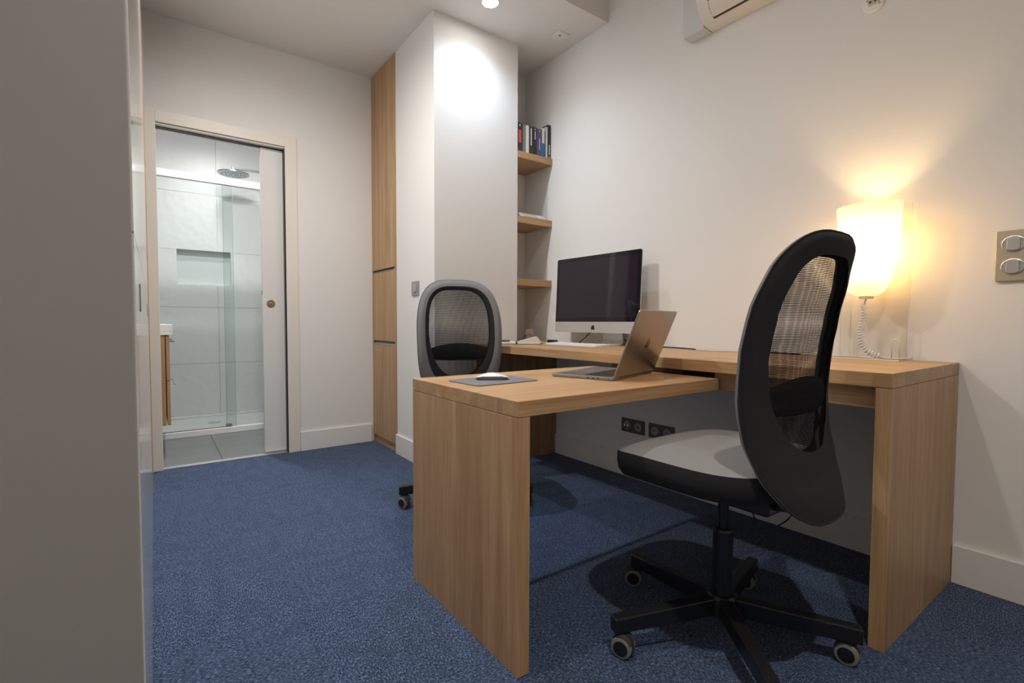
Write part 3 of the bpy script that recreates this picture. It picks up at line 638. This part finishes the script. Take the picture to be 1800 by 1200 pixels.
# coiled cord
path = [Vector((LX, LY, 0.976)), Vector((LX, LY+0.006, 0.955)), Vector((LX, LY+0.004, 0.92)), Vector((LX, LY+0.014, 0.86)), Vector((LX+0.002, LY+0.010, 0.81)), Vector((LX+0.006, LY-0.012, 0.782)), Vector((LX+0.012, LY-0.045, 0.7665))]
def cat(P, sub):
    pts = []
    for i in range(len(P)-1):
        p0, p1, p2, p3 = P[max(i-1, 0)], P[i], P[i+1], P[min(i+2, len(P)-1)]
        for k in range(sub):
            t = k/sub; pts.append(0.5*((2*p1)+(p2-p0)*t+(2*p0-5*p1+4*p2-p3)*t*t+(3*p1-p0-3*p2+p3)*t**3))
    return pts+[P[-1]]
axis = cat(path[1:], 90); L_ = 0; coil = [tuple(path[0])]; TURNS = 21; tot = sum((axis[i+1]-axis[i]).length for i in range(len(axis)-1))
for i, p in enumerate(axis):
    if i: L_ += (axis[i]-axis[i-1]).length
    t = (axis[min(i+1, len(axis)-1)]-axis[max(i-1, 0)]).normalized(); a_ = Vector((1, 0, 0)); b_ = t.cross(a_).normalized(); a_ = b_.cross(t)
    ph = 2*pi*TURNS*L_/tot; rr = 0.0092*min(1, i/20, (len(axis)-i)/20)
    coil.append(tuple(p+a_*rr*math.cos(ph)+b_*rr*math.sin(ph)))
zl = ZT+0.0062
coil += [(LX+0.02, LY-0.06, zl), (LX+0.035, LY-0.085, zl-0.0), (LX+0.06, LY-0.11, zl), (LX+0.085, LY-0.118, zl), (LX+0.09, LY-0.10, zl), (LX+0.065, LY-0.088, zl), (2.165, LY-0.03, zl), (2.188, LY+0.02, ZT+0.003), (2.19, LY+0.14, ZT+0.003), (2.185, LY+0.20, ZT+0.003)]
finish('coiled_cord', MB().tube(coil, 0.0025, 6), WHITEP, lmp, smooth=True)
finish('inline_plug', B(2.176, 2.192, LY+0.17, LY+0.215, ZT+0.0006, ZT+0.014), WHITEP, lmp, 0.003)

# ------------------------------------------------------------------ wall fittings
def sw_round(parent, x, y, z, r, mat_ring, mat_in, kind):
    finish('socket_ring', MB().lathe([(r, -0.0), (r, -0.003), (r*0.82, -0.0035), (r*0.80, -0.001)], (x, y, z), 28, 'X'), mat_ring, parent)
    if kind == 'socket':
        mb = MB()
        for dy in (-1, 1): mb.lathe([(r*0.14, -0.0012), (r*0.14, -0.002)], (x, y+dy*r*0.38, z-r*0.05), 10, 'X')
        finish('socket_holes', mb, BLACKP, parent)
        finish('earth_pin', MB().lathe([(r*0.13, -0.001), (r*0.11, -0.012)], (x, y, z+r*0.38), 10, 'X'), CHROME, parent)
    elif kind == 'speaker':
        for dy in (-1, 1):
            finish('terminal', MB().lathe([(r*0.30, -0.0012), (r*0.30, -0.009), (r*0.2, -0.010)], (x, y+dy*r*0.4, z), 14, 'X'), CHROME, parent)
            finish('terminal_slot', B(x-0.006, x-0.001, y+dy*r*0.4-r*0.2, y+dy*r*0.4+r*0.2, z-r*0.72, z-r*0.40), BLACKP, parent)
    else:
        finish('jack_port', B(x-0.0022, x-0.0008, y-r*0.3, y+r*0.3, z-r*0.25, z+r*0.2), BLACKP, parent)
LG = plain('light_grey_insert', (0.35, 0.34, 0.33), 0.4)
for (y0, y1, kinds, lb) in ((1.767, 1.932, ('jack', 'speaker'), 'dark double wall plate with speaker terminals and data jack'), (1.572, 1.737, ('socket', 'socket'), 'dark double power socket plate partly behind the chair seat')):
    r = root('wall_socket', (W, (y0+y1)/2, 0.256), lb, 'wall socket', 'sockets under the wall desk')
    finish('plate', MB().prism(rrect(y0, y1, 0.256, 0.335, 0.003), W-0.007, W, lambda a_, b_, t: (t, a_, b_)), DARKM, r, 0.001)
    for k, kd in enumerate(kinds): sw_round(r, W-0.007, y0+(y1-y0)*(0.26+0.48*k), 0.2955, 0.024, LG, LG, kd)
r = root('light_switch', (W, 0.332, 1.022), 'champagne double light switch beside the lamp', 'light switch')
CHAMP = plain('champagne_metal', (0.55, 0.49, 0.36), 0.38, 0.75); SIL = plain('switch_silver', (0.55, 0.54, 0.52), 0.35, 0.8)
finish('plate', MB().prism(rrect(0.291, 0.373, 1.022, 1.184, 0.004), W-0.010, W, lambda a_, b_, t: (t, a_, b_)), CHAMP, r, 0.002)
for zc_ in (1.139, 1.067):
    finish('rocker_bezel', MB().lathe([(0.0285, 0), (0.0285, -0.003), (0.0255, -0.004), (0.0245, -0.001)], (W-0.010, 0.332, zc_), 40, 'X', sy=0.9), SIL, r)
    finish('rocker', MB().prism([(0.317, zc_-0.017), (0.324, zc_-0.0205), (0.340, zc_-0.0205), (0.347, zc_-0.017), (0.347, zc_+0.017), (0.340, zc_+0.0205), (0.324, zc_+0.0205), (0.317, zc_+0.017)], W-0.0165, W-0.0105, lambda a_, b_, t: (t, a_, b_)), SIL, r, 0.001)
r = root('column_switch', (XC, 2.82, 1.053), 'small grey switch plate on the column side above the far chair', 'light switch')
finish('plate', MB().prism(rrect(2.772, 2.870, 1.052, 1.138, 0.003), XC-0.008, XC, lambda a_, b_, t: (t, a_, b_)), plain('grey_plate', (0.34, 0.34, 0.345), 0.5, 0.2), r, 0.001)
finish('rocker', MB().prism(rrect(2.800, 2.842, 1.070, 1.120, 0.012), XC-0.012, XC-0.0082, lambda a_, b_, t: (t, a_, b_)), plain('grey_rocker', (0.42, 0.42, 0.42), 0.4, 0.2), r, 0.001)
# lamp socket plate high on the right wall
r = root('wall_lamp_socket', (W, 0.732, 2.08), 'round white lamp connector plate high on the wall', 'lamp connector')
finish('plate', MB().lathe([(0.034, 0), (0.034, -0.006), (0.031, -0.009)], (W, 0.732, 2.085), 32, 'X'), WHITEP, r)
finish('terminal_block', B(W-0.018, W-0.009, 0.715, 0.748, 2.078, 2.092), plain('block_beige', (0.5, 0.45, 0.36), 0.5), r, 0.001)
for dy, dz in ((-0.020, -0.012), (0.020, 0.014)):
    finish('screw', MB().lathe([(0.004, -0.009), (0.0035, -0.0105)], (W, 0.732+dy, 2.085+dz), 10, 'X'), GREYM, r)
for dy in (-0.008, 0.008): finish('terminal_hole', B(W-0.0188, W-0.0178, 0.7315+dy-0.004, 0.7315+dy+0.004, 2.081, 2.089), BLACKP, r)
# ceiling detector
r = root('ceiling_detector', (2.064, 2.337, H_LOW), 'small square white detector plate on the lowered ceiling', 'detector')
finish('plate', MB().prism(rrect(2.022, 2.106, 2.295, 2.379, 0.004), H_LOW-0.009, H_LOW, lambda a_, b_, t: (a_, b_, t)), WHITEP, r, 0.002)
finish('lens', MB().lathe([(0.006, -0.009), (0.005, -0.0115)], (2.052, 2.328, H_LOW), 14), BLACKP, r)
# downlights
LABS = ['bright recessed ceiling spot in front of the column', 'recessed ceiling spot over the doorway end', 'recessed ceiling spot above the viewer', 'added unseen fill spot above the aisle by the wardrobe']
for (x, y, z, c, beams), lb in zip(DOWNLIGHTS, LABS):
    r = root('downlight', (x, y, z), lb, 'downlight', 'recessed ceiling spots')
    finish('ring', MB().lathe([(0.052, 0), (0.052, -0.005), (0.044, -0.006), (0.042, -0.001)], (x, y, z), 36), WHITEP, r)
    finish('lens', MB().lathe([(0.042, -0.002), (0.036, -0.003)], (x, y, z), 32), emit('lens_glow', (1, 0.98, 0.95), 55), r)
for y in (4.1, 4.62):
    r = root('bathroom_downlight', (0.45, y, BH), 'recessed bathroom ceiling spot over the ' + ('basin floor' if y < 4.5 else 'shower tray'), 'downlight', 'bathroom ceiling spots')
    finish('ring', MB().lathe([(0.046, 0), (0.046, -0.005), (0.038, -0.006), (0.036, -0.001)], (0.45, y, BH), 32), WHITEP, r)
    finish('lens', MB().lathe([(0.036, -0.002), (0.030, -0.003)], (0.45, y, BH), 28), MATS['lens_glow'], r)
# air conditioner
ac = root('air_conditioner', (W, 0.95, 2.28), 'white wall-mounted air conditioner near the ceiling', 'air conditioner')
ACW = plain('air_conditioner_white', (0.74, 0.71, 0.66), 0.35)
Y0A, Y1A = 0.58, 1.395
prof = [(W, 2.283), (2.165, 2.284), (2.135, 2.290), (2.112, 2.302), (2.094, 2.320), (2.080, 2.340), (2.070, 2.362), (2.062, 2.392), (2.056, 2.430), (2.052, 2.480), (2.052, 2.545), (2.062, 2.565), (2.085, 2.572), (W, 2.572)]
# louvre slot: dark strip laid on the uncut body, standing in for a recess
body = MB().prism(prof, Y0A, Y1A, lambda a_, b_, t: (a_, t, b_))
finish('body', body, ACW, ac, 0.004)
def prof_at(t):  # along the curved front-bottom
    P = [(2.135, 2.290), (2.112, 2.302), (2.094, 2.320), (2.080, 2.340), (2.070, 2.362), (2.062, 2.392)]
    k = t*(len(P)-1); i = min(int(k), len(P)-2); f = k-i
    return (P[i][0]*(1-f)+P[i+1][0]*f, P[i][1]*(1-f)+P[i+1][1]*f)
def strip(t0, t1, off, thick, y0, y1):
    A = [prof_at(t0+(t1-t0)*k/6) for k in range(7)]
    inn = [(x-off*0.75, z-off*0.65) for x, z in A]; outp = [(x-(off+thick)*0.75, z-(off+thick)*0.65) for x, z in A]
    return MB().prism(inn+outp[::-1], y0, y1, lambda a_, b_, t: (a_, t, b_))
finish('outlet_slot', strip(0.05, 0.80, -0.001, 0.0016, Y0A+0.06, Y1A-0.055), plain('slot_dark', (0.05, 0.04, 0.03), 0.6), ac)
finish('louvre', strip(0.13, 0.72, 0.0004, 0.0035, Y0A+0.063, Y1A-0.058), ACW, ac, 0.001)
finish('pipe_cover', B(2.135, W, 1.398, 1.512, 2.281, 2.75), plain('pipe_cover_white', (0.66, 0.66, 0.67), 0.5), ac, 0.004)

# ------------------------------------------------------------------ office chairs
def lerp_tab(tab, z):
    if z <= tab[0][0]: return tab[0][1]
    for (a_, b_), (c_, d_) in zip(tab, tab[1:]):
        if z <= c_:
            t = (z-a_)/(c_-a_); t = t*t*(3-2*t)*0.5+t*0.5; return b_+(d_-b_)*t
    return tab[-1][1]
YC = [(0.42, -0.272), (0.47, -0.252), (0.54, -0.226), (0.62, -0.206), (0.70, -0.200), (0.80, -0.206), (0.90, -0.222), (1.0, -0.244), (1.10, -0.270)]
def sgnpow(v_, p): return math.copysign(abs(v_)**p, v_)
def o_out(t):
    c, n_ = math.cos(t), math.sin(t)
    if n_ >= 0: x, z = 0.226*sgnpow(c, 2/3.3), 0.76+0.336*sgnpow(n_, 2/3.0)
    else: x, z = 0.226*sgnpow(c, 2/3.0), 0.76+0.338*sgnpow(n_, 2/2.6)
    return x*(1-0.05*max(0, (0.86-z)/0.44)), z
def o_hole(t):
    c, n_ = math.cos(t), math.sin(t)
    if n_ >= 0: x, z = 0.163*sgnpow(c, 2/3.4), 0.80+0.243*sgnpow(n_, 2/3.2)
    else: x, z = 0.163*sgnpow(c, 2/2.5), 0.80+0.222*sgnpow(n_, 2/2.2)
    return x*(1-0.10*max(0, (0.80-z)/0.22)), z
def bs(x, z, off): return (x, lerp_tab(YC, z)+0.9*x*x+off, z)
NT = 72
def ring_part(s0, s1, offs, K=6):
    mb = MB(); v_ = []; f_ = []
    for k in range(K+1):
        s_ = s0+(s1-s0)*k/K
        for i in range(NT):
            t = 2*pi*i/NT; a_, b_ = o_out(t), o_hole(t)
            x, z = a_[0]+(b_[0]-a_[0])*s_, a_[1]+(b_[1]-a_[1])*s_
            v_.append(bs(x, z, offs(s_)))
    for k in range(K):
        for i in range(NT): f_.append((k*NT+i, k*NT+(i+1) % NT, (k+1)*NT+(i+1) % NT, (k+1)*NT+i))
    return mb.add(v_, f_)
def hole_fill(off, grow=1.02, K=10):
    mb = MB(); v_ = []; f_ = []
    for k in range(K):
        s_ = grow*(1-k/K)
        for i in range(NT):
            x, z = o_hole(2*pi*i/NT); v_.append(bs(x*s_, 0.80+(z-0.80)*s_, off))
    v_.append(bs(0, 0.80, off))
    for k in range(K-1):
        for i in range(NT): f_.append((k*NT+i, k*NT+(i+1) % NT, (k+1)*NT+(i+1) % NT, (k+1)*NT+i))
    for i in range(NT): f_.append(((K-1)*NT+i, (K-1)*NT+(i+1) % NT, K*NT))
    return mb.add(v_, f_)
def make_chair(loc, rot, phase, label, lift=0.0):
    ch = root('office_chair', loc, label, 'office chair', 'mesh-back office chairs', rotz=rot, local=True)
    # backrest
    fr = lambda s_: 0.004+0.017*math.sin(min(1, s_/0.45)*pi/2)*(1 if s_ < 0.62 else max(0.25, math.cos((s_-0.62)/0.38*1.2)))
    rr = lambda s_: -0.004-0.011*math.sin(min(1, s_/0.3)*pi/2)
    bk = finish('backrest', ring_part(0, 1.0, rr, 9), BLACKF, ch, smooth=True, fix=False)
    finish('front_rim', ring_part(0, 0.64, fr, 7), GREYF, bk, smooth=True, fix=False)
    finish('inner_trim', ring_part(0.64, 1.0, fr, 4), BLACKF, bk, smooth=True, fix=False)
    e_ = [bs(*o_out(2*pi*i/NT), 0.0) for i in range(NT)]
    finish('edge_side', ring_part(0.0, 0.0001, lambda s_: 0.0045 if s_ == 0 else -0.0045, 1), GREYF, bk, smooth=True, fix=False)
    finish('piping', MB().tube([bs(*o_out(2*pi*i/NT), -0.0045) for i in range(NT)], 0.0026, 6, closed=True), BLACKF, bk, smooth=True)
    finish('net_front', hole_fill(0.006), NET, bk, smooth=True, fix=False)
    finish('net_rear', hole_fill(-0.0145, 1.0), NET, bk, smooth=True, fix=False)
    # lumbar pad between the nets
    mb = MB(); v_ = []; f_ = []; nx, nz = 17, 9
    for i in range(nx):
        x = -0.168+0.336*i/(nx-1); e = abs(2*i/(nx-1)-1)
        zt_, zb_ = 0.757-0.030*e*e, 0.664+0.010*e*e; zc_ = (zt_+zb_)/2; hh = (zt_-zb_)/2
        for side in (1, -1):
            for j in range(nz):
                u_ = 2*j/(nz-1)-1
                v_.append(bs(x, zc_+hh*u_, -0.003+side*0.007*math.sqrt(max(0, 1-u_*u_))))
    for i in range(nx-1):
        for sd in (0, 1):
            for j in range(nz-1):
                a_ = (i*2+sd)*nz+j; f_.append((a_, a_+1, a_+1+2*nz, a_+2*nz))
    finish('lumbar_pad', mb.add(v_, f_), BLACKF, bk, smooth=True, fix=False)
    # seat
    ST = 0.552; n = 64
    outl = [(0.246*sgnpow(math.cos(2*pi*i/n), 2/3.4), 0.022+0.232*sgnpow(math.sin(2*pi*i/n), 2/3.4)) for i in range(n)]
    def ztop(x, y, s_):
        z = ST-0.020*s_**5-0.008*(1-s_)
        if y > 0.08: z -= 0.022*((y-0.08)/0.17)**2
        return z
    v_ = []; K = 10
    for k in range(K+1):
        s_ = 1-k/K*0.97
        for x, y in outl: X, Y = x*s_, 0.022+(y-0.022)*s_; v_.append((X, Y, ztop(X, Y, s_)))
    f_ = [(k*n+i, k*n+(i+1) % n, (k+1)*n+(i+1) % n, (k+1)*n+i) for k in range(K) for i in range(n)] + [tuple(K*n+i for i in range(n))]
    st = finish('seat', MB().add(v_, f_), SEATF, ch, smooth=True)
    v_ = []; prof_ = [(1.0, 0.0), (1.008, -0.010), (1.008, -0.030), (0.995, -0.052), (0.955, -0.068), (0.80, -0.078), (0.3, -0.082)]
    for s_, dz in prof_:
        for x, y in outl: X, Y = x*s_, 0.022+(y-0.022)*s_; v_.append((X, Y, ztop(x, y, 1.0)+dz))
    f_ = [(k*n+i, k*n+(i+1) % n, (k+1)*n+(i+1) % n, (k+1)*n+i) for k in range(len(prof_)-1) for i in range(n)] + [tuple((len(prof_)-1)*n+i for i in range(n))]
    finish('seat_side', MB().add(v_, f_), BLACKF, st, smooth=True)
    mech = finish('tilt_mechanism', B(-0.075, 0.075, -0.16, 0.10, 0.405, 0.472), BLACKP, ch, 0.008)
    finish('back_bracket', MB().prism([(-0.15, 0.415), (-0.15, 0.462), (-0.205, 0.468), (-0.222, 0.463), (-0.222, 0.448), (-0.20, 0.425)], -0.04, 0.04, lambda a_, b_, t: (t, a_, b_)), BLACKP, ch, 0.003)
    finish('lever', MB().tube([(0.07, 0.02, 0.425), (0.17, 0.03, 0.425), (0.20, 0.03, 0.420)], [0.005, 0.005, 0.008], 8), BLACKP, ch, smooth=True)
    finish('control_cord', MB().tube(cat([Vector(p) for p in ((0.02, -0.05, 0.41), (0.045, -0.07, 0.34), (0.05, -0.06, 0.305), (0.02, -0.04, 0.29), (0.005, -0.03, 0.30))], 8), 0.002, 6), BLACKP, ch, smooth=True)
    finish('control_cord', MB().tube(cat([Vector(p) for p in ((0.06, -0.15, 0.415), (0.095, -0.14, 0.37), (0.10, -0.10, 0.325), (0.06, -0.05, 0.305), (0.02, -0.03, 0.31))], 8), 0.002, 6), BLACKP, ch, smooth=True)
    finish('gas_lift', MB().lathe([(0.0145, 0.30), (0.0145, 0.41)], (0, 0, 0), 20), plain('gas_lift_steel', (0.05, 0.05, 0.052), 0.25, 0.8), ch, smooth=False)
    finish('lift_sleeve', MB().lathe([(0.027, 0.085), (0.027, 0.305), (0.0255, 0.312), (0.016, 0.313)], (0, 0, 0), 24), BLACKM, ch)
    bs_ = finish('star_base', MB().lathe([(0.042, 0.070), (0.042, 0.118), (0.034, 0.126), (0.027, 0.127)], (0, 0, 0), 30), BLACKM, ch)
    for k in range(5):
        a_ = phase+2*pi*k/5; c_, s_ = math.cos(a_), math.sin(a_)
        def P(r_, w_, z): return (r_*c_-w_*s_, r_*s_+w_*c_, z)
        hw0, hw1 = 0.019, 0.016
        vv = [P(0.02, -hw0, 0.072), P(0.02, hw0, 0.072), P(0.02, hw0, 0.122), P(0.02, -hw0, 0.122), P(0.335, -hw1, 0.062), P(0.335, hw1, 0.062), P(0.335, hw1, 0.103), P(0.335, -hw1, 0.103)]
        finish('base_arm', MB().add(vv, [(0, 1, 2, 3), (4, 7, 6, 5), (0, 4, 5, 1), (1, 5, 6, 2), (2, 6, 7, 3), (3, 7, 4, 0)]), BLACKM, bs_, 0.004)
        # caster
        sw = math.radians((100, 130, -70, 200, 100)[k])-rot; cc, ss = math.cos(sw), math.sin(sw)
        cx, cy = P(0.318, 0, 0)[:2]
        wx, wy = cx+cc*0.014, cy+ss*0.014          # wheel axle trails the stem
        ca = finish('caster', MB().lathe([(0.006, 0.045), (0.006, 0.0615), (0.008, 0.062)], (cx, cy, 0), 12), BLACKP, ch)
        def wheel(prof_, nm, mat):
            mb = MB(); n_ = 26; v2 = []; f2 = []
            for r_, h_ in prof_:
                for q in range(n_):
                    b_ = 2*pi*q/n_; v2.append((wx+cc*r_*math.cos(b_)-ss*h_, wy+ss*r_*math.cos(b_)+cc*h_, 0.0285+r_*math.sin(b_)))
            for i in range(len(prof_)-1):
                for q in range(n_): f2.append((i*n_+q, i*n_+(q+1) % n_, (i+1)*n_+(q+1) % n_, (i+1)*n_+q))
            f2 += [tuple(range(n_))[::-1], tuple((len(prof_)-1)*n_+q for q in range(n_))]
            finish(nm, mb.add(v2, f2), mat, ca)
        TY = plain('caster_tyre_grey', (0.21, 0.21, 0.20), 0.6)
        for sd in (-1, 1):
            wheel([(0.020, sd*0.006), (0.0275, sd*0.008), (0.0283, sd*0.014), (0.0265, sd*0.020), (0.020, sd*0.0212)], 'tyre', TY)
            wheel([(0.0195, sd*0.007), (0.0195, sd*0.0218), (0.012, sd*0.0225)], 'wheel_hub', BLACKP)
        # hood
        hood = []; n_ = 14
        for q in range(n_+1):
            b_ = math.radians(-5+165*q/n_); hood.append((-0.0310*math.cos(b_), 0.0285+0.0310*math.sin(b_)))
        inn = [(x*0.45, 0.0285+(z-0.0285)*0.45) for x, z in hood][::-1]
        finish('hood', MB().prism(hood+inn, -0.0052, 0.0052, lambda x, z, t: (wx-cc*x-ss*t, wy-ss*x+cc*t, z)), plain('caster_hood', (0.045, 0.045, 0.047), 0.5), ca)
        finish('mudguard', MB().prism(hood[3:11]+[(x*0.93, 0.0285+(z-0.0285)*0.93) for x, z in hood[3:11]][::-1], -0.019, 0.019, lambda x, z, t: (wx-cc*x-ss*t, wy-ss*x+cc*t, z)), MATS['caster_hood'], ca)
    for c_ in ch.children:
        if c_.name.split('.')[0] in ('backrest', 'seat', 'tilt_mechanism', 'back_bracket', 'lever', 'control_cord', 'gas_lift'): c_.location.z += lift
    return ch
R_near = math.radians(0)
make_chair((1.285, 0.752, 0), R_near, math.radians(14)-R_near, 'mesh-back office chair in front of the return desk, seen from behind')
R_far = math.radians(161)
make_chair((1.252, 2.098, 0), R_far, math.radians(20)-R_far, 'mesh-back office chair with grey rim facing across the return desk', 0.018)
for o in bpy.data.objects:
    if '_world' in o: del o['_world']
